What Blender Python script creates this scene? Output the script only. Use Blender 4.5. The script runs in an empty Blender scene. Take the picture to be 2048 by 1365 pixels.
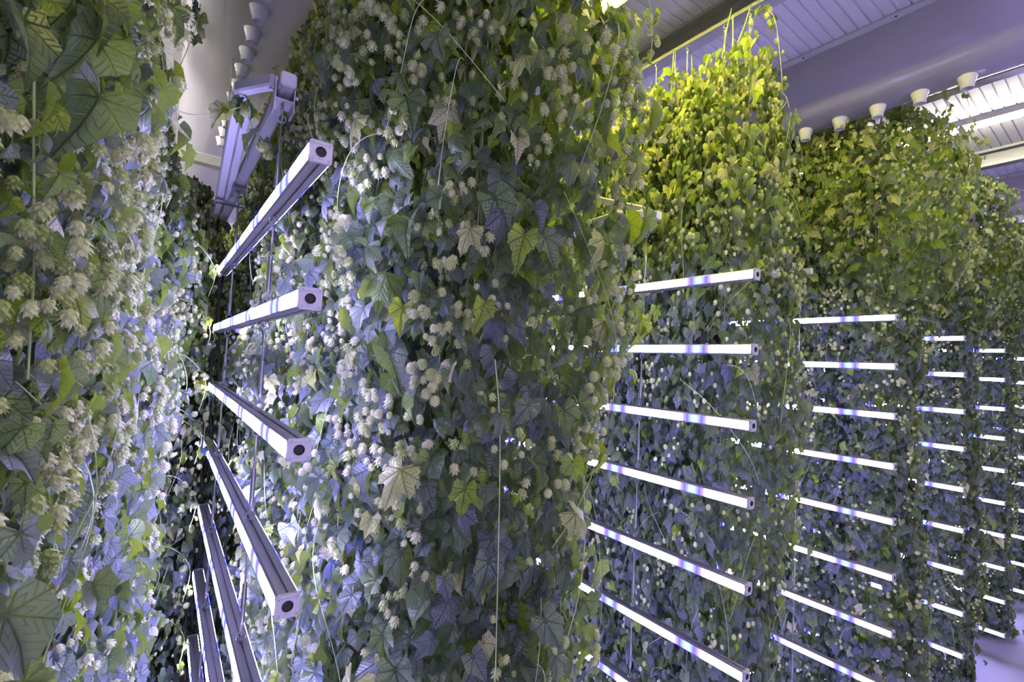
import bpy, math, random
import numpy as np
from mathutils import Vector, Matrix

# ------------------------------------------------------------------ camera, world, exposure
random.seed(7)
rng = np.random.default_rng(11)
SC = bpy.context.scene
COL = SC.collection
ZC = 2.70                       # camera height above the floor; world X = across the racks, Y = along the bars
YAW, PITCH, ROLL, FPX = 0.6324, 0.0503, 0.0523, 954.1

cam_d = bpy.data.cameras.new('camera')
cam = bpy.data.objects.new('camera', cam_d)
COL.objects.link(cam)
fw = Vector((math.sin(YAW) * math.cos(PITCH), math.cos(YAW) * math.cos(PITCH), math.sin(PITCH)))
rt = Vector((math.cos(YAW), -math.sin(YAW), 0))
up = rt.cross(fw)
r2 = rt * math.cos(ROLL) + up * math.sin(ROLL)
u2 = -rt * math.sin(ROLL) + up * math.cos(ROLL)
M = Matrix(((r2.x, u2.x, -fw.x, 0), (r2.y, u2.y, -fw.y, 0), (r2.z, u2.z, -fw.z, ZC), (0, 0, 0, 1)))
cam.matrix_world = M
cam_d.sensor_fit = 'HORIZONTAL'
cam_d.sensor_width = 36.0
cam_d.lens = 36.0 * FPX / 2048.0
cam_d.clip_start = 0.02
cam_d.clip_end = 60
cam_d.dof.use_dof = True
cam_d.dof.focus_distance = 1.9
cam_d.dof.aperture_fstop = 9.0
SC.camera = cam

SC.view_settings.view_transform = 'Standard'
SC.view_settings.look = 'None'
SC.view_settings.exposure = 0.2
SC.view_settings.gamma = 1.0
SC.view_settings.use_curve_mapping = False
SC.cycles.max_bounces = 5
SC.cycles.diffuse_bounces = 3
SC.cycles.glossy_bounces = 2
SC.cycles.transmission_bounces = 3
SC.cycles.transparent_max_bounces = 4
SC.cycles.sample_clamp_indirect = 4.0
SC.cycles.use_denoising = True

world = bpy.data.worlds.new('world')
SC.world = world
world.use_nodes = True
bgn = world.node_tree.nodes['Background']
bgn.inputs[0].default_value = (0.58, 0.50, 1.0, 1)
bgn.inputs[1].default_value = 0.30
# the rest of the hall behind the camera: most violet grow light comes from straight behind
wt = world.node_tree
w_tc = wt.nodes.new('ShaderNodeTexCoord')
w_dot = wt.nodes.new('ShaderNodeVectorMath'); w_dot.operation = 'DOT_PRODUCT'
w_dot.inputs[1].default_value = Vector((-0.20, -0.98, 0.0)).normalized()
w_max = wt.nodes.new('ShaderNodeMath'); w_max.operation = 'MAXIMUM'; w_max.inputs[1].default_value = 0.0
w_pow = wt.nodes.new('ShaderNodeMath'); w_pow.operation = 'POWER'; w_pow.inputs[1].default_value = 3.0
w_mad = wt.nodes.new('ShaderNodeMath'); w_mad.operation = 'MULTIPLY_ADD'; w_mad.inputs[1].default_value = 1.5; w_mad.inputs[2].default_value = 0.20
wt.links.new(w_tc.outputs['Generated'], w_dot.inputs[0]); wt.links.new(w_dot.outputs['Value'], w_max.inputs[0])
wt.links.new(w_max.outputs[0], w_pow.inputs[0]); wt.links.new(w_pow.outputs[0], w_mad.inputs[0]); wt.links.new(w_mad.outputs[0], bgn.inputs[1])

LED_L = 90.0        # radiance of the grow light diffusers
LAMP_L = 130.0       # radiance of the ceiling tubes

# ------------------------------------------------------------------ rack geometry (relative to the camera height)
RACK_X = [0.2326, 1.888, 3.591, 5.294, 6.996, 8.70]
BAR_Z = [0.4114 - 0.30 * min(i, 3) - 0.326 * max(i - 3, 0) for i in range(10)]
BAR_LEN = 1.9
CEIL = 2.17
DUCTS = [0.30, 3.68, 7.09]

# ------------------------------------------------------------------ helpers
def tag(o, label=None, cat=None, group=None, kind=None):
    if label: o['label'] = label
    if cat: o['category'] = cat
    if group: o['group'] = group
    if kind: o['kind'] = kind
    return o

def empty(name, loc, parent=None):
    o = bpy.data.objects.new(name, None)
    COL.objects.link(o)
    o.location = loc
    o.empty_display_size = 0.05
    if parent: o.parent = parent
    return o

class MB:
    """collects vertices and faces of one mesh"""
    def __init__(s):
        s.v = []; s.f = []; s.mi = []
    def add(s, vs, fs, mi=0):
        b = len(s.v)
        s.v += [tuple(p) for p in vs]
        s.f += [tuple(b + i for i in q) for q in fs]
        s.mi += [mi] * len(fs)
    def box(s, x0, x1, y0, y1, z0, z1, mi=0):
        s.add([(x0, y0, z0), (x1, y0, z0), (x1, y1, z0), (x0, y1, z0), (x0, y0, z1), (x1, y0, z1), (x1, y1, z1), (x0, y1, z1)],
              [(0, 3, 2, 1), (4, 5, 6, 7), (0, 1, 5, 4), (1, 2, 6, 5), (2, 3, 7, 6), (3, 0, 4, 7)], mi)
    def extrude(s, prof, y0, y1, mi=0, caps=True):
        """profile in (x,z), extruded along y"""
        n = len(prof)
        vs = [(p[0], y0, p[1]) for p in prof] + [(p[0], y1, p[1]) for p in prof]
        fs = [(i, (i + 1) % n, n + (i + 1) % n, n + i) for i in range(n)]
        if caps: fs += [tuple(reversed(range(n))), tuple(range(n, 2 * n))]
        s.add(vs, fs, mi)
    def tube(s, pts, r, n=6, caps=True, mi=0, taper=None):
        pts = [Vector(p) for p in pts]
        vs = []
        ref = Vector((0, 0, 1))
        for i, p in enumerate(pts):
            t = (pts[min(i + 1, len(pts) - 1)] - pts[max(i - 1, 0)]).normalized()
            a = t.cross(ref)
            if a.length < 0.05: a = t.cross(Vector((1, 0.1, 0)))
            a.normalize(); b = t.cross(a)
            rr = r if taper is None else r * (1 + (taper - 1) * i / (len(pts) - 1))
            for k in range(n):
                th = 2 * math.pi * k / n
                vs.append(p + a * math.cos(th) * rr + b * math.sin(th) * rr)
        fs = []
        for i in range(len(pts) - 1):
            for k in range(n):
                fs.append((i * n + k, i * n + (k + 1) % n, (i + 1) * n + (k + 1) % n, (i + 1) * n + k))
        if caps: fs += [tuple(reversed(range(n))), tuple(range((len(pts) - 1) * n, len(pts) * n))]
        s.add(vs, fs, mi)
    def sqtube(s, p, q, w, h=None):
        """square tube from p to q"""
        p = Vector(p); q = Vector(q); t = (q - p).normalized(); h = h or w
        a = t.cross(Vector((0, 0, 1))).normalized(); b = a.cross(t)
        vs = []
        e = w * 0.16
        ring = [(-w / 2 + e, -h / 2), (w / 2 - e, -h / 2), (w / 2, -h / 2 + e), (w / 2, h / 2 - e), (w / 2 - e, h / 2), (-w / 2 + e, h / 2), (-w / 2, h / 2 - e), (-w / 2, -h / 2 + e)]
        for c in (p, q):
            for (i, j) in ring: vs.append(c + a * i + b * j)
        fs = [(k, (k + 1) % 8, 8 + (k + 1) % 8, 8 + k) for k in range(8)] + [tuple(reversed(range(8))), tuple(range(8, 16))]
        s.add(vs, fs)
    def lathe(s, prof, c, n=20, axis='z'):
        """profile list of (r, h) turned about an axis through c"""
        vs = []
        for (r, h) in prof:
            for k in range(n):
                th = 2 * math.pi * k / n
                x, y = r * math.cos(th), r * math.sin(th)
                if axis == 'z': vs.append((c[0] + x, c[1] + y, c[2] + h))
                elif axis == 'y': vs.append((c[0] + x, c[1] + h, c[2] + y))
                else: vs.append((c[0] + h, c[1] + x, c[2] + y))
        fs = []
        for i in range(len(prof) - 1):
            for k in range(n):
                fs.append((i * n + k, i * n + (k + 1) % n, (i + 1) * n + (k + 1) % n, (i + 1) * n + k))
        fs += [tuple(reversed(range(n))), tuple(range((len(prof) - 1) * n, len(prof) * n))]
        s.add(vs, fs)
    def torus(s, c, R, r, axis='y', n=16, m=6):
        vs = []; fs = []
        for i in range(n):
            a = 2 * math.pi * i / n
            for j in range(m):
                b = 2 * math.pi * j / m
                d = R + r * math.cos(b)
                p = (d * math.cos(a), r * math.sin(b), d * math.sin(a)) if axis == 'y' else (r * math.sin(b), d * math.cos(a), d * math.sin(a))
                vs.append((c[0] + p[0], c[1] + p[1], c[2] + p[2]))
        for i in range(n):
            for j in range(m):
                fs.append((i * m + j, ((i + 1) % n) * m + j, ((i + 1) % n) * m + (j + 1) % m, i * m + (j + 1) % m))
        s.add(vs, fs)
    def mesh(s, name, mats, smooth=False):
        me = bpy.data.meshes.new(name)
        me.from_pydata(s.v, [], s.f)
        for m in (mats if isinstance(mats, (list, tuple)) else [mats]): me.materials.append(m)
        if any(s.mi): me.polygons.foreach_set('material_index', s.mi)
        if smooth: me.polygons.foreach_set('use_smooth', [True] * len(me.polygons))
        me.update()
        return me
    def build(s, name, mats, parent=None, loc=(0, 0, 0), smooth=False):
        o = bpy.data.objects.new(name, s.mesh(name, mats, smooth))
        COL.objects.link(o)
        o.location = loc
        if parent: o.parent = parent
        return o

def inst(name, me, parent=None, loc=(0, 0, 0)):
    o = bpy.data.objects.new(name, me)
    COL.objects.link(o)
    o.location = loc
    if parent: o.parent = parent
    return o

# ------------------------------------------------------------------ materials
def mat(name):
    m = bpy.data.materials.new(name)
    m.use_nodes = True
    nt = m.node_tree
    return m, nt, nt.nodes['Principled BSDF']

def simple(name, col, rough=0.5, metal=0.0, spec=0.5, bump=0.0, bscale=60.0):
    m, nt, p = mat(name)
    p.inputs['Base Color'].default_value = (*col, 1)
    p.inputs['Roughness'].default_value = rough
    p.inputs['Metallic'].default_value = metal
    p.inputs['Specular IOR Level'].default_value = spec
    if bump:
        tc = nt.nodes.new('ShaderNodeTexCoord')
        no = nt.nodes.new('ShaderNodeTexNoise'); no.inputs['Scale'].default_value = bscale
        bp = nt.nodes.new('ShaderNodeBump'); bp.inputs['Strength'].default_value = bump; bp.inputs['Distance'].default_value = 0.01
        nt.links.new(tc.outputs['Object'], no.inputs['Vector'])
        nt.links.new(no.outputs['Fac'], bp.inputs['Height'])
        nt.links.new(bp.outputs['Normal'], p.inputs['Normal'])
    return m

def mnode(nt, op, a, b=None, c=None):
    n = nt.nodes.new('ShaderNodeMath'); n.operation = op
    for i, v in enumerate((a, b, c)):
        if v is None: continue
        if isinstance(v, (int, float)): n.inputs[i].default_value = v
        else: nt.links.new(v, n.inputs[i])
    return n.outputs[0]

def ramp(nt, fac, stops):
    r = nt.nodes.new('ShaderNodeValToRGB')
    while len(r.color_ramp.elements) < len(stops): r.color_ramp.elements.new(0.5)
    for e, (p, c) in zip(r.color_ramp.elements, stops):
        e.position = p; e.color = (*c, 1)
    nt.links.new(fac, r.inputs[0])
    return r.outputs[0]

def mixc(nt, fac, a, b):
    n = nt.nodes.new('ShaderNodeMix'); n.data_type = 'RGBA'
    for i, v in ((0, fac), (6, a), (7, b)):
        if isinstance(v, (int, float)): n.inputs[i].default_value = v
        elif isinstance(v, tuple): n.inputs[i].default_value = (*v, 1)
        else: nt.links.new(v, n.inputs[i])
    return n.outputs[2]

def leaf_material():
    m, nt, p = mat('hop_leaf')
    at = nt.nodes.new('ShaderNodeAttribute'); at.attribute_name = 'luv'
    sp = nt.nodes.new('ShaderNodeSeparateXYZ'); nt.links.new(at.outputs['Vector'], sp.inputs[0])
    u, v, rnd = sp.outputs[0], sp.outputs[1], sp.outputs[2]
    au = mnode(nt, 'ABSOLUTE', u)
    th = mnode(nt, 'ARCTAN2', au, v)
    r = mnode(nt, 'SQRT', mnode(nt, 'ADD', mnode(nt, 'MULTIPLY', u, u), mnode(nt, 'MULTIPLY', v, v)))
    k = 0.80
    w = mnode(nt, 'SUBTRACT', mnode(nt, 'MODULO', mnode(nt, 'ADD', th, k / 2), k), k / 2)
    perp = mnode(nt, 'ABSOLUTE', mnode(nt, 'MULTIPLY', r, mnode(nt, 'SINE', w)))
    along = mnode(nt, 'MULTIPLY', r, mnode(nt, 'COSINE', w))
    main = mnode(nt, 'SUBTRACT', 1.0, mnode(nt, 'MINIMUM', 1.0, mnode(nt, 'MULTIPLY', perp, 50.0)))
    ch = mnode(nt, 'FRACT', mnode(nt, 'MULTIPLY', mnode(nt, 'SUBTRACT', along, mnode(nt, 'MULTIPLY', perp, 0.85)), 8.5))
    dd = mnode(nt, 'ABSOLUTE', mnode(nt, 'SUBTRACT', ch, 0.5))
    sec = mnode(nt, 'SUBTRACT', 1.0, mnode(nt, 'MINIMUM', 1.0, mnode(nt, 'MULTIPLY', dd, 7.0)))
    vein = mnode(nt, 'MAXIMUM', main, mnode(nt, 'MULTIPLY', sec, 0.32))
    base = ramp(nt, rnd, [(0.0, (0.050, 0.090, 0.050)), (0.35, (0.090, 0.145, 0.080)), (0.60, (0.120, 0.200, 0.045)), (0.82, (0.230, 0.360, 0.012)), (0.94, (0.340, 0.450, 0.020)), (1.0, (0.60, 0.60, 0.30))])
    colr = mixc(nt, mnode(nt, 'MULTIPLY', vein, 0.55), base, (0.030, 0.075, 0.030))
    geo = nt.nodes.new('ShaderNodeNewGeometry')
    under = mixc(nt, mnode(nt, 'MULTIPLY', vein, 0.35), mixc(nt, mnode(nt, 'SUBTRACT', 0.90, mnode(nt, 'MULTIPLY', rnd, 0.85)), base, (0.150, 0.175, 0.240)), (0.07, 0.10, 0.09))
    side = mixc(nt, mnode(nt, 'GREATER_THAN', mnode(nt, 'ADD', geo.outputs['Backfacing'], mnode(nt, 'MULTIPLY', mnode(nt, 'LESS_THAN', mnode(nt, 'FRACT', mnode(nt, 'MULTIPLY', rnd, 37.0)), 0.5), 0.6)), 0.5), colr, under)
    nt.links.new(side, p.inputs['Base Color'])
    p.inputs['Roughness'].default_value = 0.46
    p.inputs['Specular IOR Level'].default_value = 1.0
    bp = nt.nodes.new('ShaderNodeBump'); bp.inputs['Strength'].default_value = 0.9; bp.inputs['Distance'].default_value = 0.004
    bp.invert = True
    nt.links.new(vein, bp.inputs['Height'])
    nt.links.new(bp.outputs['Normal'], p.inputs['Normal'])
    tr = nt.nodes.new('ShaderNodeBsdfTranslucent')
    tcol = mixc(nt, 0.65, colr, (0.38, 0.52, 0.01))
    nt.links.new(tcol, tr.inputs[0])
    mx = nt.nodes.new('ShaderNodeMixShader'); mx.inputs[0].default_value = 0.34
    nt.links.new(p.outputs[0], mx.inputs[1]); nt.links.new(tr.outputs[0], mx.inputs[2])
    nt.links.new(mx.outputs[0], nt.nodes['Material Output'].inputs[0])
    return m

def cone_material():
    m, nt, p = mat('hop_cone')
    at = nt.nodes.new('ShaderNodeAttribute'); at.attribute_name = 'luv'
    sp = nt.nodes.new('ShaderNodeSeparateXYZ'); nt.links.new(at.outputs['Vector'], sp.inputs[0])
    base = ramp(nt, sp.outputs[2], [(0.0, (0.32, 0.42, 0.10)), (0.35, (0.56, 0.64, 0.26)), (1.0, (0.78, 0.80, 0.46))])
    tipc = mixc(nt, mnode(nt, 'MULTIPLY', sp.outputs[1], 0.45), base, (0.78, 0.76, 0.56))
    nt.links.new(tipc, p.inputs['Base Color'])
    p.inputs['Roughness'].default_value = 0.6
    p.inputs['Specular IOR Level'].default_value = 0.3
    tr = nt.nodes.new('ShaderNodeBsdfTranslucent'); nt.links.new(base, tr.inputs[0])
    mx = nt.nodes.new('ShaderNodeMixShader'); mx.inputs[0].default_value = 0.25
    nt.links.new(p.outputs[0], mx.inputs[1]); nt.links.new(tr.outputs[0], mx.inputs[2])
    nt.links.new(mx.outputs[0], nt.nodes['Material Output'].inputs[0])
    return m

def led_material(name='led_diffuser', gain=1.0):
    """lit diffuser: white light with a short blue diode group in the middle of every module"""
    m, nt, p = mat(name)
    tc = nt.nodes.new('ShaderNodeTexCoord')
    sp = nt.nodes.new('ShaderNodeSeparateXYZ'); nt.links.new(tc.outputs['Object'], sp.inputs[0])
    y = mnode(nt, 'DIVIDE', mnode(nt, 'ADD', sp.outputs[1], 0.19), 0.43)
    d = mnode(nt, 'ABSOLUTE', mnode(nt, 'SUBTRACT', mnode(nt, 'FRACT', y), 0.0))
    d = mnode(nt, 'MINIMUM', d, mnode(nt, 'SUBTRACT', 1.0, d))
    d = mnode(nt, 'MULTIPLY', d, 0.43)                       # metres from the blue group
    w = mnode(nt, 'SMOOTH_MIN', 1.0, mnode(nt, 'MULTIPLY', d, 13.0), 0.35)
    colr = ramp(nt, w, [(0.0, (0.026, 0.050, 1.0)), (0.25, (0.014, 0.018, 0.9)), (0.45, (0.007, 0.005, 0.8)), (0.72, (0.022, 0.015, 0.9)), (1.0, (0.55, 0.47, 1.0))])
    hot = mnode(nt, 'MULTIPLY', mnode(nt, 'POWER', mnode(nt, 'MINIMUM', 1.0, mnode(nt, 'DIVIDE', d, 0.21)), 3.0), 0.8)
    st = mnode(nt, 'MULTIPLY', mnode(nt, 'ADD', 0.42, hot), LED_L * gain)
    em = nt.nodes.new('ShaderNodeEmission')
    nt.links.new(colr, em.inputs[0]); nt.links.new(st, em.inputs[1])
    nt.links.new(em.outputs[0], nt.nodes['Material Output'].inputs[0])
    return m

def emit(name, col, s):
    m, nt, p = mat(name)
    em = nt.nodes.new('ShaderNodeEmission'); em.inputs[0].default_value = (*col, 1); em.inputs[1].default_value = s
    nt.links.new(em.outputs[0], nt.nodes['Material Output'].inputs[0])
    return m

def duct_material():
    m, nt, p = mat('duct_film')
    p.inputs['Base Color'].default_value = (0.66, 0.63, 0.74, 1)
    p.inputs['Roughness'].default_value = 0.16
    p.inputs['Specular IOR Level'].default_value = 0.7
    tc = nt.nodes.new('ShaderNodeTexCoord')
    mp = nt.nodes.new('ShaderNodeMapping'); mp.inputs['Scale'].default_value = (6.0, 0.7, 6.0)
    no = nt.nodes.new('ShaderNodeTexNoise'); no.inputs['Scale'].default_value = 1.6; no.inputs['Detail'].default_value = 3
    bp = nt.nodes.new('ShaderNodeBump'); bp.inputs['Strength'].default_value = 0.25; bp.inputs['Distance'].default_value = 0.03
    nt.links.new(tc.outputs['Object'], mp.inputs[0]); nt.links.new(mp.outputs[0], no.inputs['Vector'])
    nt.links.new(no.outputs['Fac'], bp.inputs['Height']); nt.links.new(bp.outputs['Normal'], p.inputs['Normal'])
    tr = nt.nodes.new('ShaderNodeBsdfTranslucent'); tr.inputs[0].default_value = (0.8, 0.78, 0.8, 1)
    mx = nt.nodes.new('ShaderNodeMixShader'); mx.inputs[0].default_value = 0.45
    nt.links.new(p.outputs[0], mx.inputs[1]); nt.links.new(tr.outputs[0], mx.inputs[2])
    nt.links.new(mx.outputs[0], nt.nodes['Material Output'].inputs[0])
    return m

LEAF = leaf_material()
CONE = cone_material()
LED = led_material()
LED_DIM = led_material('led_diffuser_dim', 0.38)
STEM = simple('hop_stem', (0.26, 0.33, 0.12), 0.6)
TENDRIL = simple('pale_shoot', (0.50, 0.60, 0.28), 0.5)
TWINE = simple('white_twine', (0.62, 0.60, 0.58), 0.8)
ALU = simple('anodised_aluminium', (0.40, 0.39, 0.40), 0.38, 0.55, 0.5, 0.08, 200)
PLATE = simple('end_plate_metal', (0.68, 0.66, 0.72), 0.40, 0.15)
STEEL = simple('zinc_steel', (0.55, 0.54, 0.57), 0.30, 0.85)
FRAME = simple('painted_tube', (0.62, 0.62, 0.62), 0.45, 0.1)
GALV = simple('galvanised_channel', (0.50, 0.50, 0.50), 0.35, 0.65, 0.5, 0.15, 30)
BLACK = simple('black_rubber', (0.012, 0.012, 0.014), 0.45)
CEILM = simple('ceiling_board', (0.66, 0.65, 0.68), 0.38, 0, 0.5)
WALLM = simple('wall_panel', (0.60, 0.59, 0.64), 0.45, 0, 0.4)
FLOORM = simple('concrete_floor', (0.30, 0.30, 0.31), 0.55, 0, 0.4, 0.2, 12)
NOZ = simple('white_nozzle_plastic', (0.82, 0.81, 0.84), 0.35)
DUCT = duct_material()
TUBE = emit('lit_tube', (1.0, 0.90, 0.10), LAMP_L * 1.15)
TUBE_N = emit('lit_tube_neutral', (1.0, 0.93, 0.80), LAMP_L * 2.1)
TUBE_W = emit('lit_tube_white', (1.0, 0.92, 0.66), LAMP_L * 0.42)
LAMPBODY = simple('lamp_housing', (0.78, 0.76, 0.74), 0.35)

Z = lambda z: ZC + z

# ------------------------------------------------------------------ room shell
X0, X1, Y0, Y1 = -2.4, 10.4, -1.2, 7.6
mb = MB(); mb.box(X0, X1, Y0, Y1, -0.1, 0); tag(mb.build('floor', FLOORM), kind='structure')
mb = MB()
step = 0.065
y = Y0
prof = []
while y < Y1 - step:
    prof += [(y, 0.0), (y + 0.003, 0.007), (y + 0.009, 0.007), (y + 0.012, 0.0)]
    y += step
prof.append((Y1, 0.0))
vs = [(x, a, Z(CEIL) + b) for x in (X0, X1) for (a, b) in prof]
n = len(prof)
mb.add(vs, [(i + 1, i, n + i, n + i + 1) for i in range(n - 1)])
mb.box(X0, X1, Y0, Y1, Z(CEIL) + 0.03, Z(CEIL) + 0.12)
tag(mb.build('ceiling', CEILM), kind='structure')

def ribbed_wall(name, axis, c, a0, a1):
    mb = MB(); a = a0; pr = []
    while a < a1 - 0.2:
        pr += [(a, 0), (a + 0.004, -0.006), (a + 0.010, -0.006), (a + 0.014, 0)]; a += 0.2
    pr.append((a1, 0)); n = len(pr)
    for zz in (0, Z(CEIL)):
        pass
    if axis == 'x': vs = [(c - 0 * b - b, a, zz) for zz in (0, Z(CEIL) + 0.03) for (a, b) in pr]
    else: vs = [(a, c - b, zz) for zz in (0, Z(CEIL) + 0.03) for (a, b) in pr]
    mb.add(vs, [(i, i + 1, n + i + 1, n + i) for i in range(n - 1)])
    if axis == 'x': mb.box(c + 0.01, c + 0.1, a0, a1, 0, Z(CEIL) + 0.12)
    else: mb.box(a0, a1, c + 0.01, c + 0.1, 0, Z(CEIL) + 0.12)
    return tag(mb.build(name, WALLM), kind='structure')
ribbed_wall('wall_back', 'y', Y1, X0, X1)
ribbed_wall('wall_right', 'x', X1, Y0, Y1)
mb = MB(); mb.box(X0 - 0.1, X0, Y0, Y1, 0, Z(CEIL) + 0.12); tag(mb.build('wall_left', WALLM), kind='structure')

# ------------------------------------------------------------------ hop leaf and cone templates
def leaf_outline(kind, th):
    """radius of the leaf edge at angle th (0 = tip) seen from the stalk joint"""
    t = abs(th)
    def lobe(c, w, h, p=1.6): return h * max(0.0, 1 - abs((t - c) / w) ** p)
    if kind == 0:     # three shallow lobes
        r = max(lobe(0, 1.00, 1.0, 1.35), lobe(0.98, 0.66, 0.78, 1.9), lobe(1.95, 0.85, 0.56, 2.4)); fl = 0.55
    elif kind == 1:   # heart
        r = max(lobe(0, 1.45, 1.0, 0.95), lobe(0.8, 1.2, 0.66, 2.0), lobe(2.0, 0.9, 0.52, 2.2)); fl = 0.5
    else:             # five lobes
        r = max(lobe(0, 0.70, 1.0, 1.5), lobe(0.82, 0.58, 0.84, 1.7), lobe(1.62, 0.62, 0.66, 1.9), lobe(2.2, 0.6, 0.5, 2.0)); fl = 0.52
    r = max(r, fl if t < 2.5 else 0.10)
    if t > 2.6: r = max(0.08, r * (3.14 - t) / 0.55)
    return r

def leaf_template(kind, seg, curl, fold, teeth=True):
    th = np.linspace(-math.pi, math.pi, seg, endpoint=False) + math.pi / seg * 0
    # put samples on the tip
    th = th - th[np.argmin(np.abs(th))]
    R = np.array([leaf_outline(kind, a if a > -math.pi else a + 2 * math.pi) for a in th])
    if teeth: R = R * (1 + 0.045 * np.where(np.arange(seg) % 2 == (np.argmin(np.abs(th)) % 2), 1, -1))
    vs = [(0, 0)]
    for f in (0.5, 1.0):
        vs += [(R[i] * f * math.sin(th[i]), R[i] * f * math.cos(th[i])) for i in range(seg)]
    uv = np.array(vs)
    u, v = uv[:, 0], uv[:, 1]
    r = np.hypot(u, v)
    ang = np.arctan2(np.abs(u), v)
    k = 0.8
    w = (ang + k / 2) % k - k / 2
    quilt = 0.07 * r * np.cos(w / k * 2 * math.pi) * -1
    z = fold * np.abs(u) ** 1.1 - curl * (np.clip(v, 0, 2) ** 2) * 0.55 - 0.25 * r ** 2 * curl + quilt
    P = np.stack([u * 0.86, v, z], 1)
    F = []
    for i in range(seg):
        j = (i + 1) % seg
        F.append((0, 1 + j, 1 + i))
        F.append((1 + i, 1 + j, 1 + seg + j)); F.append((1 + i, 1 + seg + j, 1 + seg + i))
    L = np.stack([u, v, np.zeros_like(u)], 1)
    return P, np.array(F), L

LEAF_LO = [leaf_template(k, s, c, f, False) for k, s in ((0, 14), (1, 12), (2, 18), (1, 12), (0, 14), (1, 14), (1, 12)) for c, f in ((0.45, 0.40), (0.9, 0.80), (0.7, -0.55))]
LEAF_HI = [leaf_template(k, 44, c, f) for k in (0, 1, 0) for c, f in ((0.5, 0.32), (1.0, 0.62), (0.75, -0.45))]

def cone_template(rings, per, seed):
    rg = np.random.default_rng(seed)
    V = []; F = []; L = []
    # core under the scales
    m = 6
    prof = [(0.05, 0.02), (0.30, -0.18), (0.36, -0.48), (0.22, -0.84), (0.02, -1.0)]
    for (r, z) in prof:
        for k in range(m):
            a = 2 * math.pi * k / m; V.append((r * math.cos(a), r * math.sin(a), z)); L.append((0, 0.1, 0))
    for i in range(len(prof) - 1):
        for k in range(m):
            q = (i * m + k, i * m + (k + 1) % m, (i + 1) * m + (k + 1) % m, (i + 1) * m + k)
            F += [(q[0], q[2], q[1]), (q[0], q[3], q[2])]
    for i in range(rings):
        t = (i + 0.4) / rings                       # 0 at the stalk, 1 at the tip
        rad = 0.44 * math.sin(math.pi * (0.22 + 0.66 * t)) ** 0.7
        zt = 0.02 - t * 0.86
        h = 0.62 / rings + 0.16
        for k in range(per):
            a = 2 * math.pi * (k + 0.5 * (i % 2)) / per + rg.uniform(-.12, .12)
            w = 3.9 / per
            fl = rg.uniform(1.0, 1.28)
            def P(r, da, z): return (r * math.cos(a + da), r * math.sin(a + da), z)
            b = len(V)
            V += [P(rad * 0.55, 0, zt + 0.06), P(rad * 0.98, -w * 0.5, zt - h * 0.35), P(rad * 0.98, w * 0.5, zt - h * 0.35), P(rad * 1.06 * fl, 0, zt - h)]
            L += [(0, 0, 0), (0, .5, 0), (0, .5, 0), (0, 1, 0)]
            F += [(b, b + 1, b + 3), (b, b + 3, b + 2)]
    return np.array(V), np.array(F), np.array(L, float)
CONE_LO = [cone_template(4, 6, s) for s in range(3)]
CONE_HI = [cone_template(7, 8, s + 9) for s in range(4)]

def stamp(name, mat_, temps, tid, pos, rot, size, rnd, smooth=True):
    """one mesh of many stamped copies; rot is (M,3,3) with columns = local axes"""
    VV = []; FF = []; LL = []; off = 0
    for t, (P, F, L) in enumerate(temps):
        ix = np.where(tid == t)[0]
        if not len(ix): continue
        W = np.einsum('mij,nj->mni', rot[ix], P) * size[ix][:, None, None] + pos[ix][:, None, :]
        nv = len(P)
        VV.append(W.reshape(-1, 3))
        FF.append((F[None] + (np.arange(len(ix)) * nv)[:, None, None] + off).reshape(-1, 3))
        l = np.repeat(L[None], len(ix), 0); l[:, :, 2] = rnd[ix][:, None]
        LL.append(l.reshape(-1, 3))
        off += nv * len(ix)
    V = np.concatenate(VV); F = np.concatenate(FF); L = np.concatenate(LL)
    me = bpy.data.meshes.new(name)
    me.vertices.add(len(V)); me.vertices.foreach_set('co', V.astype(np.float32).ravel())
    me.loops.add(len(F) * 3); me.loops.foreach_set('vertex_index', F.astype(np.int32).ravel())
    me.polygons.add(len(F)); me.polygons.foreach_set('loop_start', (np.arange(len(F)) * 3).astype(np.int32))
    me.polygons.foreach_set('use_smooth', np.full(len(F), smooth))
    at = me.attributes.new('luv', 'FLOAT_VECTOR', 'POINT'); at.data.foreach_set('vector', L.astype(np.float32).ravel())
    me.materials.append(mat_)
    me.update(calc_edges=True)
    return me

def frames(nrm, tip):
    """rotation matrices: local z = normal, local y = tip direction"""
    n_ = nrm / np.linalg.norm(nrm, axis=1, keepdims=True)
    t_ = tip - (tip * n_).sum(1, keepdims=True) * n_
    t_ /= np.linalg.norm(t_, axis=1, keepdims=True)
    x_ = np.cross(t_, n_)
    return np.stack([x_, t_, n_], 2)

ZLO, ZHI = -2.62, 2.02
PROF = {0: ([-2.7, -1.6, -0.6, 0.2, 0.8, 1.3, 1.8, 2.1], [0.32, 0.36, 0.38, 0.42, 0.40, 0.34, 0.26, 0.12]),
        2: ([-2.7, -1.6, -0.6, 0.2, 0.6, 0.95, 1.4, 2.1], [0.33, 0.36, 0.38, 0.40, 0.37, 0.27, 0.19, 0.09]),
        1: ([-2.7, 0.30, 0.60, 0.90, 1.3, 1.75, 2.1], [0.28, 0.28, 0.36, 0.48, 0.52, 0.47, 0.20])}
def radius(z, phi, ph):
    """outline of one climbing plant: z relative to the camera height"""
    base = np.interp(z, *PROF[int(ph[4])])
    n_ = (np.sin(2.1 * z + ph[0] + 2 * np.sin(phi + ph[1])) + np.sin(4.3 * z + ph[2] + 3 * phi) * 0.7 + np.sin(9 * z + ph[3] - 2 * phi) * 0.5)
    return base * (1 + 0.10 * n_)

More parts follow.
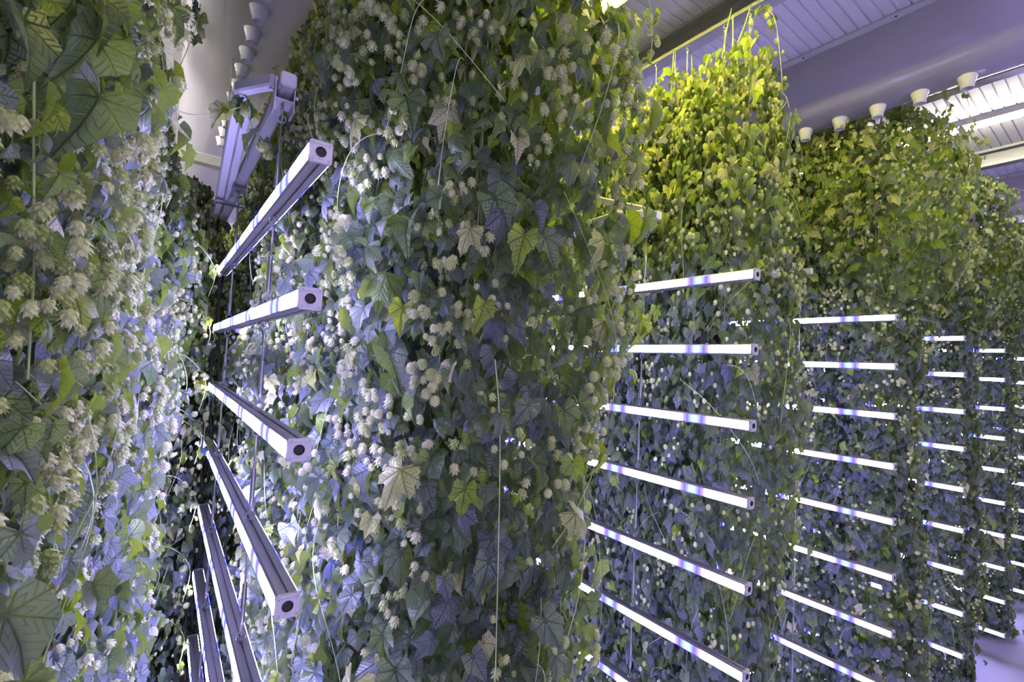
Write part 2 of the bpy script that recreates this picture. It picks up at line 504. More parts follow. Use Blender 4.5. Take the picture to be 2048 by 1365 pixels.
def column(name, nleaf, ncone, seed, zlo=ZLO, ZHI=ZHI, prof=0):
    """meshes of one hop plant's leaves and cones about its own axis"""
    g = np.random.default_rng(seed)
    ph = np.append(g.uniform(0, 6.28, 4), prof)
    N = nleaf
    z = g.uniform(zlo, ZHI, N); phi = g.uniform(0, 2 * math.pi, N)
    dep = 1 - np.abs(g.normal(0, 0.20, N)); dep = np.clip(dep, 0.15, 1)
    # leaves gather in shoots: jitter toward shared centres
    K = N // 14
    cz = g.uniform(zlo, ZHI, K); cp = g.uniform(0, 2 * math.pi, K); own = g.integers(0, K, N); use = g.random(N) < 0.55
    z = np.where(use, cz[own] - np.abs(g.normal(0, 0.12, N)), z); phi = np.where(use, cp[own] + g.normal(0, 0.16, N), phi)
    z = np.clip(z, zlo, ZHI)
    r = radius(z, phi, ph) * dep + g.normal(0, 0.012, N) + np.where(g.random(N) < 0.04, g.uniform(0.02, 0.09, N), 0)
    o = np.stack([np.cos(phi), np.sin(phi), np.zeros(N)], 1); tg = np.stack([-np.sin(phi), np.cos(phi), np.zeros(N)], 1)
    upv = np.array([[0, 0, 1.0]])
    pos = o * r[:, None]; pos[:, 2] = z
    nrm = o * 0.85 + upv * g.uniform(0.0, 0.95, (N, 1)) + tg * g.normal(0, 0.45, (N, 1))
    tip = -upv * g.uniform(0.5, 1.2, (N, 1)) + o * g.uniform(0.0, 0.6, (N, 1)) + tg * g.normal(0, 0.5, (N, 1))
    size = np.clip(g.lognormal(math.log(0.040), 0.38, N), 0.018, 0.085)
    rnd = np.clip(g.normal(0.36, 0.22, N) + (0.50 if name == 'crown' else 0.42) * np.clip((z - 0.25) / 0.9, 0, 1), 0, 1)     # yellower toward the top: young growth plus ceiling lamp light put into leaf colour
    rnd = np.where((g.random(N) < 0.035) & (name != 'crown'), 1.0, rnd)     # a few blanched leaves
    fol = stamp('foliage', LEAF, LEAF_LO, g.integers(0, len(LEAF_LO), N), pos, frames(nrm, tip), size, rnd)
    # cones in hanging clusters
    K = max(1, ncone // 6)
    cz = g.uniform(zlo, ZHI - 0.05, K); cp = g.uniform(0, 2 * math.pi, K)
    cz = np.where((cz < -0.25) & (g.random(K) < 0.5), g.uniform(-0.25, ZHI - 0.05, K), cz)
    own = g.integers(0, K, ncone)
    phi = cp[own] + g.normal(0, 0.10, ncone); z = cz[own] + g.normal(0, 0.050, ncone)
    z = np.clip(z, zlo, ZHI)
    r = radius(z, phi, ph) * (1 - np.abs(g.normal(0, 0.07, ncone))) + 0.02
    o = np.stack([np.cos(phi), np.sin(phi), np.zeros(ncone)], 1); tg = np.stack([-np.sin(phi), np.cos(phi), np.zeros(ncone)], 1)
    pos = o * r[:, None]; pos[:, 2] = z
    ax = upv + o * g.normal(-0.15, 0.28, (ncone, 1)) + tg * g.normal(0, 0.28, (ncone, 1))
    size = g.uniform(0.015, 0.0275, ncone)
    con = stamp('cones', CONE, CONE_LO, g.integers(0, 3, ncone), pos, frames(ax, tg + 0.01), size, g.random(ncone), False)
    # pale side shoots and leaf stalks
    mb = MB()
    for i in range(46):
        p0 = g.uniform(0, 2 * math.pi); z0 = g.uniform(zlo + 0.4, ZHI - 0.1); L = g.uniform(0.12, 0.5); dphi = g.normal(0, 0.5); sag = g.uniform(0.02, 0.12)
        pts = []
        for k in range(15):
            s_ = k / 14
            pp = p0 + dphi * s_; zz = z0 - L * s_ + sag * math.sin(math.pi * s_)
            rr = float(radius(np.array(zz), np.array(pp), ph)) + 0.025 + 0.03 * math.sin(math.pi * s_)
            pts.append((rr * math.cos(pp), rr * math.sin(pp), zz))
        mb.tube(pts, g.uniform(0.0006, 0.0012), 4, False)
    sh = mb.mesh('side_shoots', TENDRIL)
    return fol, con, sh, ph

def bine_mesh(seed):
    g = np.random.default_rng(seed); mb = MB()
    for b in range(3):
        a0 = g.uniform(0, 6.28); pts = []
        for k in range(40):
            s_ = k / 39
            a = a0 + s_ * 16; rr = 0.02 + 0.05 * b
            pts.append((rr * math.cos(a), rr * math.sin(a), -ZC + (ZHI + ZC) * s_))
        mb.tube(pts, 0.0045, 5, False)
    return mb.mesh('bine', STEM)

RICH = [column('rich', 9800, 2800, 100 + i) for i in range(4)]
TAPER = [column('taper', 9200, 3900, 400 + i, ZLO, ZHI, 2) for i in range(4)]
LEAFY = [column('leafy', 9200, 1150, 200 + i, ZLO, ZHI, 1) for i in range(4)]
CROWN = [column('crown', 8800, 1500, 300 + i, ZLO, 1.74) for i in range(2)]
BINE = [bine_mesh(i) for i in range(2)]
mbt = MB(); mbt.tube([(0, 0, -ZC + 0.02), (0, 0, CEIL - 0.15)], 0.0022, 5); TW = mbt.mesh('twine', TWINE)
CONE_ME = [stamp('hop_cone', CONE, CONE_HI, np.array([i]), np.zeros((1, 3)), np.eye(3)[None], np.ones(1), np.array([0.35 + 0.2 * i]), False) for i in range(4)]
LEAF_ME = [stamp('leaf', LEAF, LEAF_HI, np.array([i]), np.zeros((1, 3)), np.eye(3)[None], np.ones(1), np.array([[0.15, 0.5, 0.8, 0.3, 0.9, 0.2, 0.6, 0.4, 0.98][i]])) for i in range(9)]

def plant(x, y, variant, rot, label, group, ncone=0, nleaf=0, sr=1.0, seed=0, zl=-1.2, zh=1.6, hs=1.0):
    fol, con, sh, ph = variant
    t = empty('hop_plant', (x, y, ZC))
    t.rotation_euler = (0, 0, rot)
    t.scale = (sr, sr, 1.0)
    tag(t, label, 'hop plant', group)
    inst('foliage', fol, t)
    c = inst('cones', con, t); c['kind'] = 'stuff'
    inst('side_shoots', sh, t)['kind'] = 'stuff'
    inst('bine', BINE[seed % 2], t)
    inst('twine', TW, t)
    g = np.random.default_rng(900 + seed)
    # the cones and leaves that show largest: the side turned to the camera
    back = math.atan2(-y, -x)
    for what, num in (('hop_cone', ncone), ('leaf', nleaf)):
        made = 0
        while made < num:
            zz = g.uniform(zl, zh); k = 1 if what == 'leaf' else int(g.integers(2, 6))
            p0 = back + g.uniform(-1.25, 1.25)
            for j in range(k):
                if made >= num: break
                z_ = zz + g.normal(0, 0.030) * (k > 1); p_ = p0 + g.normal(0, 0.07) * (k > 1) - rot
                rr = float(radius(np.array(z_), np.array(p_), ph)) + (0.035 if what == 'hop_cone' else 0.03 + g.uniform(0, 0.03))
                o = np.array([math.cos(p_), math.sin(p_), 0]); tg = np.array([-math.sin(p_), math.cos(p_), 0]); u_ = np.array([0, 0, 1.0])
                if what == 'hop_cone':
                    R = frames((u_ + o * g.normal(-0.1, 0.2) + tg * g.normal(0, 0.2))[None], (tg + 0.01)[None])[0]; s_ = g.uniform(0.020, 0.029); me = CONE_ME[int(g.integers(0, 4))]
                else:
                    R = frames((o + u_ * g.uniform(0.1, 0.8) + tg * g.normal(0, 0.35))[None], (-u_ + o * 0.3 + tg * g.normal(0, 0.45))[None])[0]; s_ = g.uniform(0.042, 0.080) * hs; me = LEAF_ME[int(g.choice([0, 3, 5, 7, 1]) if hs < 1 else g.integers(0, 9))]
                ob = inst(what, me, t)
                mat4 = Matrix([[*(R[i] * s_), 0] for i in range(3)] + [[0, 0, 0, 1]])
                mat4.translation = Vector((rr * math.cos(p_), rr * math.sin(p_), z_))
                ob.matrix_local = mat4
                made += 1
    return t

ORD = ['first', 'second', 'third', 'fourth', 'fifth', 'sixth', 'seventh', 'eighth', 'ninth', 'tenth']
WALLS = [  # name, x of the row, plant positions along the row, kinds, scale
    ('cone-laden hop wall at the left edge', -0.475, [1.0, 1.36, 1.72, 2.10, 2.48, 2.86, 3.3, 3.8], TAPER, 1.0),
    ('hop wall right of the big left bars', 0.775, [1.25, 1.67, 2.09, 2.51, 2.93, 3.4, 3.9], RICH, 1.0),
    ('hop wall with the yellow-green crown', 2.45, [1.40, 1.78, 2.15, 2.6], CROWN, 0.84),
    ('hop wall below the right duct nozzles', 4.22, [1.25, 1.66, 2.05], LEAFY, 1.0),
    ('far hop wall below the bright tube lamp', 5.92, [1.25, 1.60, 2.05], LEAFY, 1.0),
    ('last but one hop wall at right', 7.65, [1.25, 1.60, 2.05], LEAFY, 1.0),
    ('smallest farthest hop wall at right', 9.35, [1.25, 1.65], LEAFY, 1.0),
]
sd = 0
for wi, (wn, wx, ys, var, sr) in enumerate(WALLS):
    for i, yy in enumerate(ys):
        near = wi < 2 and i < 4
        ncone = 95 if near else (60 if wi in (2, 3) and i < 2 else 0)
        nleaf = 60 if near else (18 if wi in (2, 3) and i < 2 else 0)
        zr = (-0.9 * (1 + i * 0.4), 1.0 + i * 0.3) if wi < 2 else (-1.8, 1.9)
        plant(wx + random.uniform(-.015, .015) + ((yy - 0.84) * 0.07 if wi == 0 else 0), yy, var[(sd * 3 + wi) % len(var)], sd * 1.7, f'hop plant, {ORD[i]} from the front of the {wn}', 'hop plants of the ' + wn, ncone, nleaf, sr, sd, *zr, 0.72 if wi == 0 else 1.0)
        sd += 1
PLANTS = {}
for o in list(COL.objects):
    if o.get('category') == 'hop plant': PLANTS[o.name] = o
def nearest_plant(p):
    return min(PLANTS.values(), key=lambda o: (o.location.x - p[0]) ** 2 + (o.location.y - p[1]) ** 2)
def shoot(pts, nl, nc, seed, lsize=0.04, csize=0.026, r=0.0014):
    """a loose shoot that leaves the wall of leaves: stem with leaf pairs and hanging cones"""
    g = np.random.default_rng(seed)
    P = [np.array(p, float) for p in pts]
    fine = []
    for i in range(len(P) - 1):
        a, b = P[i], P[i + 1]; pa = P[i - 1] if i else a; pb = P[i + 2] if i + 2 < len(P) else b
        for k in range(8):
            t = k / 8
            fine.append(0.5 * (2 * a + (b - pa) * t + (2 * pa - 5 * a + 4 * b - pb) * t * t + (3 * a - pa - 3 * b + pb) * t ** 3))
    fine.append(P[-1]); fine = np.array(fine)
    par = nearest_plant(P[0])
    inv = (Matrix.Translation(par.location) @ Matrix.Rotation(par.rotation_euler.z, 4, 'Z') @ Matrix.Diagonal((*par.scale, 1))).inverted()
    mb = MB(); mb.tube([(p[0], p[1], p[2] + ZC) for p in fine], r, 5)
    st = mb.build('hanging_shoot', TENDRIL, par); st.matrix_local = inv
    def spots(n_):
        q = g.random(n_) * (len(fine) - 1.001); i = q.astype(int)
        p = fine[i] + (fine[i + 1] - fine[i]) * (q - i)[:, None]; p = p.copy(); p[:, 2] += ZC; return p
    upv = np.array([[0, 0, 1.0]])
    for kind, n_ in (('foliage', nl), ('cones', nc)):
        if not n_: continue
        p = spots(n_); az = g.uniform(0, 6.28, n_); o = np.stack([np.cos(az), np.sin(az), 0 * az], 1)
        if kind == 'foliage':
            R = frames(o * 0.8 + upv * g.uniform(0.1, 0.9, (n_, 1)), -upv + o * 0.5 + g.normal(0, .3, (n_, 3)))
            me = stamp(kind, LEAF, LEAF_HI, g.integers(0, 9, n_), p + o * 0.015, R, g.uniform(0.6, 1.2, n_) * lsize, np.clip(g.normal(0.6, 0.2, n_), 0, 1))
        else:
            R = frames(upv + o * g.normal(0, .2, (n_, 1)), o + 0.01)
            me = stamp(kind, CONE, CONE_HI, g.integers(0, 4, n_), p + o * 0.022 - upv * 0.01, R, g.uniform(0.8, 1.15, n_) * csize, g.random(n_), False)
        c = inst(kind, me, st)
        if kind == 'cones': c['kind'] = 'stuff'
SH = [
 ([(1.05, 1.2, 1.45), (1.096, 1.15, 1.3), (1.138, 1.15, 1.214), (1.195, 1.15, 1.113)], 9, 10), ([(1.1, 1.15, 1.5), (1.191, 1.1, 1.319), (1.256, 1.1, 1.206), (1.343, 1.1, 1.049)], 8, 12),
 ([(1.2, 1.15, 1.6), (1.323, 1.1, 1.388), (1.372, 1.1, 1.28), (1.366, 1.1, 1.134)], 6, 14), ([(1.1, 1.15, 1.25), (1.19, 1.15, 1.202), (1.26, 1.15, 1.141), (1.23, 1.15, 0.98)], 9, 6),
 ([(-0.3, 2.0, 1.45), (-0.1, 2.0, 1.30), (0.017, 2.0, 1.191), (0.002, 2.0, 1.057), (-0.034, 2.0, 0.907)], 12, 6), ([(-0.2, 1.4, 0.62), (-0.04, 1.45, 0.597), (0.036, 1.45, 0.595), (0.124, 1.45, 0.649)], 5, 0),
 ([(0.55, 2.6, 1.75), (0.466, 2.6, 1.504), (0.466, 2.6, 1.241), (0.464, 2.6, 1.031)], 18, 16), ([(0.6, 2.3, 1.7), (0.487, 2.3, 1.507), (0.47, 2.3, 1.284), (0.489, 2.3, 1.102)], 16, 16),
 ([(0.124, 1.45, 0.649), (0.138, 1.5, 0.689), (0.158, 1.5, 0.632), (0.194, 1.5, 0.588)], 6, 5), ([(0.33, 1.6, 0.30), (0.258, 1.58, 0.221), (0.222, 1.56, 0.096), (0.221, 1.56, 0.021)], 6, 3),
 ([(0.1, 2.6, -0.2), (0.190, 2.6, -0.209), (0.188, 2.6, -0.347), (0.186, 2.6, -0.46)], 7, 0), ([(0.587, 0.86, 0.01), (0.613, 0.86, -0.186), (0.633, 0.86, -0.686)], 3, 0),
 ([(-0.16, 0.85, 0.4), (-0.145, 0.85, 0.191), (-0.137, 0.85, 0.077), (-0.133, 0.85, -0.05)], 3, 3), ([(0.85, 1.0, -0.25), (0.91, 1.0, -0.38), (0.945, 1.0, -0.495), (0.949, 1.0, -0.701)], 9, 2),
 ([(0.70, 0.96, -0.3), (0.753, 0.95, -0.433), (0.801, 0.95, -0.566), (0.87, 0.95, -0.721)], 9, 2), ([(2.45, 1.35, 1.60), (2.45, 1.276, 1.953), (2.45, 1.187, 1.90), (2.45, 1.146, 1.663), (2.45, 1.129, 1.471)], 14, 20),
 ([(2.45, 1.307, 1.886), (2.45, 1.373, 1.75), (2.45, 1.324, 1.502)], 12, 8), ([(3.9, 0.80, 1.7), (3.9, 0.764, 1.928), (3.9, 0.694, 1.784), (3.9, 0.67, 1.46)], 14, 6),
]
for z_ in (0.42, 0.12, -0.14, -0.40, -0.72, -1.05, -1.38, -1.7):      # sprigs round the far bar ends
    SH.append(([(-0.02, 2.75, z_ + 0.12), (0.10, 2.80, z_ + 0.10), (0.19, 2.82, z_ - 0.02), (0.17, 2.78, z_ - 0.16)], 9, 5))
for i, (p, a, b) in enumerate(SH): shoot(p, a, b, 50 + i, 0.05 if i in (5, 8, 9, 10, 13, 14) else 0.036)

# plants filling the far end of the left aisle
for i, (x_, y_, zt) in enumerate([(0.04, 3.25, -1.08), (-0.10, 4.2, -0.75), (0.60, 4.75, -0.8), (0.25, 5.0, -0.9)]):
    t = plant(x_, y_, RICH[i], 2.0 + i, f'hop plant, {ORD[i]} of four behind the far ends of the big left bars', 'hop plants closing the left aisle', 0, 0, 0.8, sd); sd += 1
    t.location.z = ZC + zt

# ------------------------------------------------------------------ LED grow bars
H = 0.021
def bar_profile():
    g, d = 0.0028, 0.006
    return [(-H, -H + .004), (-H + .004, -H), (-g, -H), (-g, -H + d), (g, -H + d), (g, -H), (H - .004, -H), (H, -H + .004),
            (H, H - .004), (H - .004, H), (g, H), (g, H - d), (-g, H - d), (-g, H), (-H + .004, H), (-H, H - .004)]
mb = MB(); mb.extrude(list(reversed(bar_profile())), 0.004, BAR_LEN - 0.004); HOUS = mb.mesh('housing', ALU)
def strip(side, m=None):
    mb = MB(); x = side * H
    pr = [(x - side * 0.002, -0.0165), (x + side * 0.0015, -0.0155), (x + side * 0.0028, 0), (x + side * 0.0015, 0.0155), (x - side * 0.002, 0.0165)]
    if side > 0: pr.reverse()
    mb.extrude(list(pr), 0.006, BAR_LEN - 0.006)
    return mb.mesh('diffuser', m or LED)
DIFF = [strip(-1), strip(1)]
DIFF_DIM = [DIFF[0], strip(1, LED_DIM)]
def plate_mesh():
    mb = MB(); e = 0.0225; c = 0.005
    pr = [(-e, -e + c), (-e + c * .3, -e + c * .3), (-e + c, -e), (e - c, -e), (e - c * .3, -e + c * .3), (e, -e + c), (e, e - c), (e - c * .3, e - c * .3), (e - c, e), (-e + c, e), (-e + c * .3, e - c * .3), (-e, e - c)]
    mb.extrude(list(reversed(pr)), -0.004, 0.004)
    mb.box(-0.0022, 0.0022, -0.0044, 0.0, e - 0.004, e + 0.0002); mb.box(-0.0022, 0.0022, -0.0044, 0.0, -e - 0.0002, -e + 0.004)
    return mb.mesh('end_cap', PLATE)
CAP = plate_mesh()
mb = MB(); mb.lathe([(0.0105, 0.0), (0.0105, -0.0016), (0.0088, -0.0022), (0.0078, -0.0006), (0.0, -0.0006)], (0, -0.004, 0), 24, 'y'); PLUG = mb.mesh('cable_port', BLACK)
mb = MB(); mb.lathe([(0.0032, 0.0), (0.0030, -0.0018), (0.0014, -0.0022), (0.0012, -0.0012), (0, -0.0012)], (0, -0.004, 0), 12, 'y'); SCREW = mb.mesh('screw', STEEL)
mb = MB()
for row, (x0, n_) in enumerate(((-0.012, 11), (-0.006, 6))):
    for k in range(n_):
        if k in (4, 8): continue
        mb.box(x0 + k * 0.0021, x0 + k * 0.0021 + 0.0013, -0.0043, -0.0038, (0.0142 if row == 0 else -0.0158), (0.0160 if row == 0 else -0.0142))
MARK = mb.mesh('etched_marking', ALU)

RNAME = ['big near rack at left', 'long-bar rack right of centre', 'third rack from the left', 'fourth rack from the left', 'fifth rack from the left', 'sixth and farthest rack at right']
def bar(ri, bi):
    x = RACK_X[ri]
    y0 = 1.01 if ri == 0 else 0.952
    t = empty('grow_light_bar', (x, y0, Z(BAR_Z[bi])))
    pos = 'topmost' if bi == 0 else f'{ORD[bi]} from the top'
    tag(t, f'LED grow light bar, {pos} on the {RNAME[ri]}', 'grow light', 'LED grow light bars on the ' + RNAME[ri])
    inst('housing', HOUS, t)
    for d in (DIFF if ri == 0 else DIFF_DIM): inst('diffuser', d, t)
    c = inst('end_cap', CAP, t)
    inst('cable_port', PLUG, c)
    if ri <= 2:
        for sx in (-1, 1):
            for sz in (-1, 1): inst('screw', SCREW, c, (sx * 0.0165, 0, sz * 0.0165))
    if ri == 0: inst('etched_marking', MARK, c)
    c2 = inst('end_cap', CAP, t, (0, BAR_LEN, 0))
    return t
NB = [10, 10, 10, 10, 10, 10]
for ri in range(6):
    for bi in range(NB[ri]): bar(ri, bi)

# ------------------------------------------------------------------ hangers, frames and cables
def hanger(ri, y, which):
    x = RACK_X[ri]
    t = empty('hanging_rod', (x, y, Z(0.75)))
    tag(t, f'steel hanging rod, {which} on the {RNAME[ri]}', 'hanging rod', 'hanging rods of the light racks')
    top = 0.0
    nb = 9 if ri == 0 else 10
    zs = [0.0] + [BAR_Z[i] - 0.75 for i in range(nb)]
    for i in range(len(zs) - 1):
        a = zs[i] - (0.075 if i == 0 else H + 0.014); b = zs[i + 1] + H + 0.014
        mb = MB()
        mb.tube([(0, 0, a - 0.012), (0, 0, b + 0.012)], 0.0030, 8)
        ro = mb.build('rod', STEEL, t, smooth=True)
        L = a - b
        mb = MB(); mb.lathe([(0.0032, 0.06 * L), (0.0062, 0.05 * L), (0.0062, -0.36 * L), (0.0034, -0.38 * L)], (0, 0, (a + b) / 2), 10)
        mb.build('turnbuckle_sleeve', STEEL, t, smooth=True)
        for zz, nm in ((a, 'eye_bolt'), (b, 'eye_bolt')):
            mb = MB(); mb.torus((0, 0, zz), 0.0115, 0.0026, 'y', 14, 5); mb.tube([(0, 0, zz), (0, 0, zz + (0.018 if zz == a else -0.018))], 0.003, 6)
            mb.build(nm, STEEL, t, smooth=True)
    # bracket clamped round the frame tube and the shackle below it
    mb = MB()
    w, h = 0.023, 0.030
    mb.box(-w - 0.004, -w, -0.03, 0.03, -0.062, h); mb.box(w, w + 0.004, -0.03, 0.03, -0.062, h); mb.box(-w, w, -0.03, 0.03, -0.034, -0.029)
    mb.build('clamp_bracket', STEEL, t)
    mb = MB(); mb.lathe([(0.006, -0.038), (0.006, -0.032), (0.003, -0.032), (0.003, 0.034), (0.006, 0.034), (0.006, 0.040)], (0, 0, 0.0), 6, 'x'); mb.build('clamp_bolt', STEEL, t)
    mb = MB(); mb.torus((0, 0, -0.072), 0.012, 0.003, 'x', 14, 5); mb.tube([(0, 0, -0.034), (0, 0, -0.062)], 0.0034, 6); mb.build('shackle', STEEL, t, smooth=True)
    return t
for ri in range(6):
    hanger(ri, 1.50, 'near one')
    hanger(ri, 2.45, 'far one')

for ri in range(6):
    x = RACK_X[ri]
    t = empty('support_frame', (x, 1.43, Z(0.76)))
    tag(t, f'pale square-tube frame above the {RNAME[ri]}', 'frame', 'overhead frames of the light racks')
    mb = MB(); mb.sqtube((0, 0.0, 0), (0, 2.15, 0), 0.042); mb.build('long_tube', FRAME, t)
    mb = MB(); mb.box(-0.017, 0.017, -0.002, 0.004, -0.017, 0.017); o = mb.build('end_plug', NOZ, t); o['label'] = 'white plastic end plug'
    mb = MB(); mb.sqtube((-0.025, 0.06, 0.012), (-0.10, 0.19, 0.02), 0.034); mb.build('cross_tube', FRAME, t)
    mb = MB(); mb.sqtube((-0.098, 0.18, 0.015), (-0.03, 1.82, 0.015), 0.036); mb.build('side_tube', FRAME, t)
    mb = MB(); mb.sqtube((-0.07, 0.24, 0.0), (-0.015, 1.36, 0.0), 0.030); mb.build('inner_tube', FRAME, t)
    mb = MB(); mb.box(-0.07, 0.06, 1.33, 1.37, -0.028, -0.022); mb.build('joint_plate', STEEL, t)
    if ri in (1, 2): mb = MB(); mb.sqtube((0, 0.10, 0.05), (0.0, 0.46, 0.20), 0.034); mb.build('brace_tube', FRAME, t)
    mb = MB()
    for yy in (2.0, 2.1): mb.tube([(0, yy, 0.02), (0, yy, CEIL - 0.76)], 0.003, 6)
    mb.build('suspension_wire', STEEL, t)

# cross beams at the far end of the left aisle
for i, (z_, y_) in enumerate(((1.503, 4.5), (1.075, 5.5))):
    mb = MB(); mb.sqtube((-1.0, y_, Z(z_)), (1.0, y_, Z(z_)), 0.07 if i == 0 else 0.10, 0.09 if i == 0 else 0.12)
    o = mb.build('cross_beam', FRAME); tag(o, ('upper' if i == 0 else 'lower') + ' pale cross beam under the left duct behind the hop leaves', 'beam')

# black power cables at the far ends of the near bars
t = empty('power_cable', (RACK_X[0] - 0.005, 1.01 + BAR_LEN + 0.03, Z(0.3)))
tag(t, 'black power cable bundle hanging down behind the far ends of the big left bars', 'cable')
for k in range(3):
    mb = MB(); pts = []
    for i in range(30):
        s_ = i / 29
        pts.append((0.016 * math.sin(i * 0.6 + k * 2.1) + 0.012 * (k - 1), 0.02 * math.cos(i * 0.4 + k), 0.12 - s_ * 3.0))
    mb.tube(pts, 0.006, 6); mb.build('cable_strand', BLACK, t, smooth=True)
for bi in range(9):
    mb = MB(); zz = BAR_Z[bi] - 0.3
    mb.tube([(0.005, -0.02, zz), (0.01, 0.02, zz - 0.02), (0.0, 0.03, zz - 0.08), (0.0, 0.0, zz - 0.16)], 0.0045, 6); mb.build('bar_lead', BLACK, t, smooth=True)

# ------------------------------------------------------------------ ceiling beams, hooks, ducts, nozzles, lamps
def channel(x, label, y0=0.2, y1=5.0):
    mb = MB(); zb, zt, w, th = 2.015, CEIL, 0.045, 0.004
    pr = [(x - w, zb), (x + w, zb), (x + w, zt), (x - w, zt), (x - w, zt - 0.022), (x - w + th, zt - 0.022), (x - w + th, zt - th), (x + w - th, zt - th), (x + w - th, zb + th), (x - w + th, zb + th), (x - w + th, zb + 0.022), (x - w, zb + 0.022)]
    mb.extrude([(a, Z(b)) for a, b in reversed(pr)], y0, y1)
    o = mb.build('ceiling_beam', GALV)
    return tag(o, label, 'beam', 'steel beams along the ceiling')
channel(0.80, 'steel ceiling channel above the hop wall right of the big left bars', -0.6, 5.0)
channel(2.50, 'steel ceiling channel with twine hooks above the yellow-green crown', -0.6, 5.0)
channel(4.22, 'steel ceiling channel hidden behind the right duct', -0.6, 5.0)
channel(5.92, 'brightly lit steel ceiling channel beside the tube lamp', -0.6, 5.0)
channel(9.35, 'steel ceiling channel near the right end wall', -0.6, 5.0)

hk = [1.318, 1.463, 1.706, 1.934, 2.183, 2.387]
for i, y_ in enumerate(hk):
    mb = MB(); pts = []
    for k in range(15):
        a = -math.pi / 2 + k / 14 * math.pi * 1.4
        pts.append((0, 0.010 * math.cos(a), 0.010 + 0.010 * math.sin(a)))
    pts = [(0, 0.0, -0.0)] + pts
    mb.tube(pts, 0.0018, 6)
    mb.tube([(0, 0, 0), (0, -0.006, -0.008), (0, 0.0, -0.018), (0, 0.006, -0.012)], 0.0018, 6)
    t = empty('twine_hook', (2.47, y_, Z(1.995)))
    tag(t, f'small white S-hook holding plant twine, {ORD[i]} from the right along the upper beam', 'hook', 'hooks along the upper beam')
    mb.build('hook', NOZ, t, smooth=True)
    mb = MB(); mb.tube([(0, 0, -0.012), (0.01, 0.004, -0.40), (0.03, 0.0, -0.8)], 0.0022, 5)
    mb.torus((0, 0, -0.02), 0.005, 0.0016, 'x', 10, 4)
    mb.build('twine', TWINE, t)

def duct(x, y0, y1, label, side):
    t = empty('air_duct', (x, y0, Z(CEIL)))
    tag(t, label, 'air duct', 'plastic air ducts along the ceiling')
    mb = MB(); a, b = 0.33, 0.335; n = 28; ny = 24
    vs = []
    for j in range(ny + 1):
        yy = (y1 - y0) * j / ny
        sc_ = 1.0
        for i in range(n + 1):
            th = math.pi * i / n
            wob = 1 + 0.008 * math.sin(yy * 5 + i * 0.9)
            vs.append((-a * math.cos(th) * wob * sc_, yy, -0.012 - b * math.sin(th) ** 0.86 * wob * sc_))
    fs = []
    for j in range(ny):
        for i in range(n): fs.append((j * (n + 1) + i, (j + 1) * (n + 1) + i, (j + 1) * (n + 1) + i + 1, j * (n + 1) + i + 1))
    fs.append(tuple(range(n + 1))); fs.append(tuple(reversed(range(ny * (n + 1), (ny + 1) * (n + 1)))))
    mb.add(vs, fs)
    mb.build('duct_skin', DUCT, t, smooth=True)
    mb = MB()
    for s_ in (-1, 1):
        x0, x1 = sorted((s_ * (a - 0.01), s_ * (a + 0.055)))
        mb.box(x0, x1, 0, y1 - y0, -0.014, -0.001)
    mb.build('mounting_flange', FRAME, t)
    k = 0; yy = 0.655
    while yy < min(y1, 5.0):
        if yy > y0:
            mb = MB(); mb.lathe([(0.0, 0.025), (0.054, 0.022), (0.058, 0.012), (0.054, 0.006), (0.046, 0.002), (0.045, -0.012), (0.040, -0.016), (0.039, -0.034), (0.034, -0.038), (0.031, -0.074), (0.026, -0.074), (0.025, -0.03), (0, -0.03)], (0, 0, 0), 22)
            mb.build('nozzle', NOZ, t, (side, yy - y0, -0.345), smooth=True)
            mbn = None
        yy += 0.2175; k += 1
    mb = MB(); yy = 0.4
    while yy < 3.5: mb.lathe([(0.006, 0.0), (0.006, -0.003), (0, -0.003)], (-a - 0.03, yy - y0, -0.014), 8); yy += 0.5
    mb.build('flange_screws', BLACK, t)
    return t
duct(DUCTS[0], 0.3, 7.4, 'long translucent plastic air duct at the upper left, running above the near bars', -0.008)
duct(DUCTS[1], 0.32, 7.4, 'large lavender plastic air duct at the upper right with a row of round nozzles', 0.0)
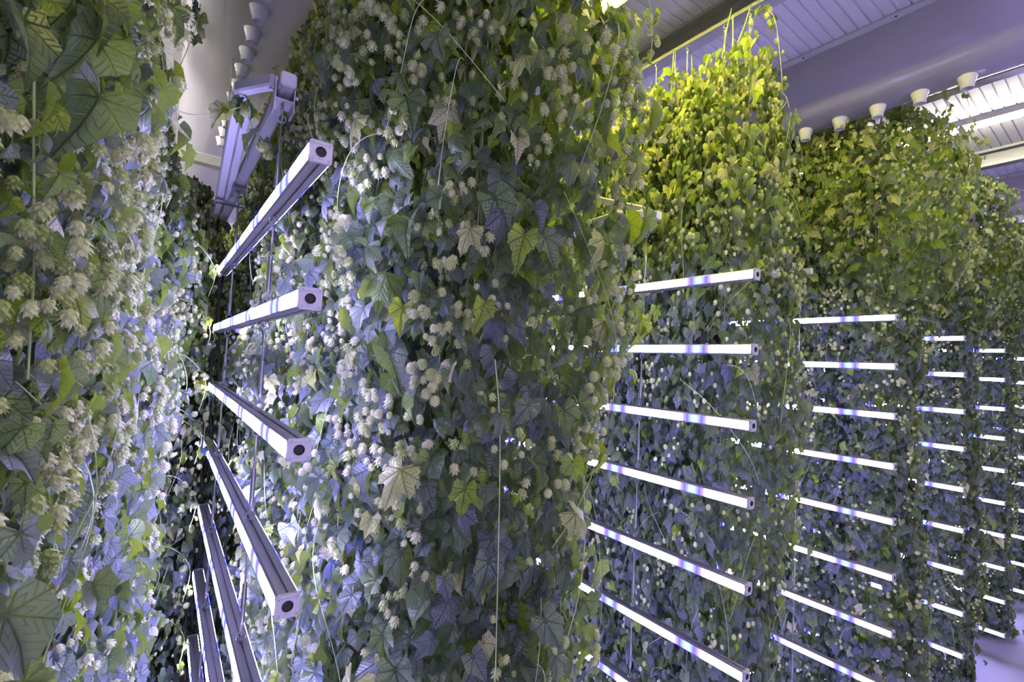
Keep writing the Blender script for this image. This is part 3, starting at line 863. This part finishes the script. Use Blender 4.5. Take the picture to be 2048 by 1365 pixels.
duct(DUCTS[2], -0.6, 7.4, 'distant air duct low at the right edge under the lit channel', 0.0)

def lamp(x, y0, y1, label, shade=False):
    t = empty('ceiling_lamp', (x, y0, Z(CEIL)))
    tag(t, label, 'ceiling lamp', 'tube lamps under the ceiling')
    L = y1 - y0
    mb = MB(); mb.extrude([(-0.045, 0), (0.045, 0), (0.030, -0.045), (-0.030, -0.045)], 0, L); mb.build('lamp_housing', LAMPBODY, t)
    mb = MB(); mb.lathe([(0.001, 0.01), (0.019, 0.012), (0.019, L - 0.012), (0.001, L - 0.01)], (0, 0, -0.068), 12, 'y'); mb.build('tube', TUBE if shade else (TUBE_N if x < 0 else TUBE_W), t, smooth=True)
    if shade:
        mb = MB(); mb.extrude([(-0.030, -0.030), (0.030, -0.030), (0.130, -0.082), (0.130, -0.086), (0.029, -0.035), (-0.029, -0.035), (-0.130, -0.086), (-0.130, -0.082)], 0, L); mb.build('reflector', LAMPBODY, t)
    mb = MB(); mb.box(-0.022, 0.022, 0, 0.02, -0.092, -0.03); mb.box(-0.022, 0.022, L - 0.02, L, -0.092, -0.03); mb.build('tube_socket', NOZ, t)
    return t
lamp(5.12, -0.3, 1.35, 'bright white tube lamp at the right edge, near one by the lit channel')
lamp(5.12, 1.5, 3.1, 'white tube lamp glinting through the leaves, far one by the lit channel')
lamp(1.84, 1.2, 2.8, 'tube lamp above the long-bar rack, behind the tall centre hop wall', True)
lamp(1.84, -0.5, 1.1, 'tube lamp under the ceiling between the centre hop wall and the camera side', True)
lamp(8.5, 0.0, 1.6, 'small distant tube lamp near the right end wall')
lamp(-1.50, 0.6, 2.2, 'tube lamp left of the cone-laden hop wall, near the upper left duct')
lamp(-1.50, 2.4, 4.0, 'tube lamp left of the upper left duct, farther down the room')
lamp(1.84, 3.6, 5.2, 'added unseen tube lamp far down the room behind the centre hop wall')  # unseen lamp, added to brighten the ceiling at the back
lamp(-1.50, 4.3, 5.9, 'added unseen tube lamp farthest down the room, left of the upper left duct')  # its unseen partner on the left, added for more light on duct and ceiling
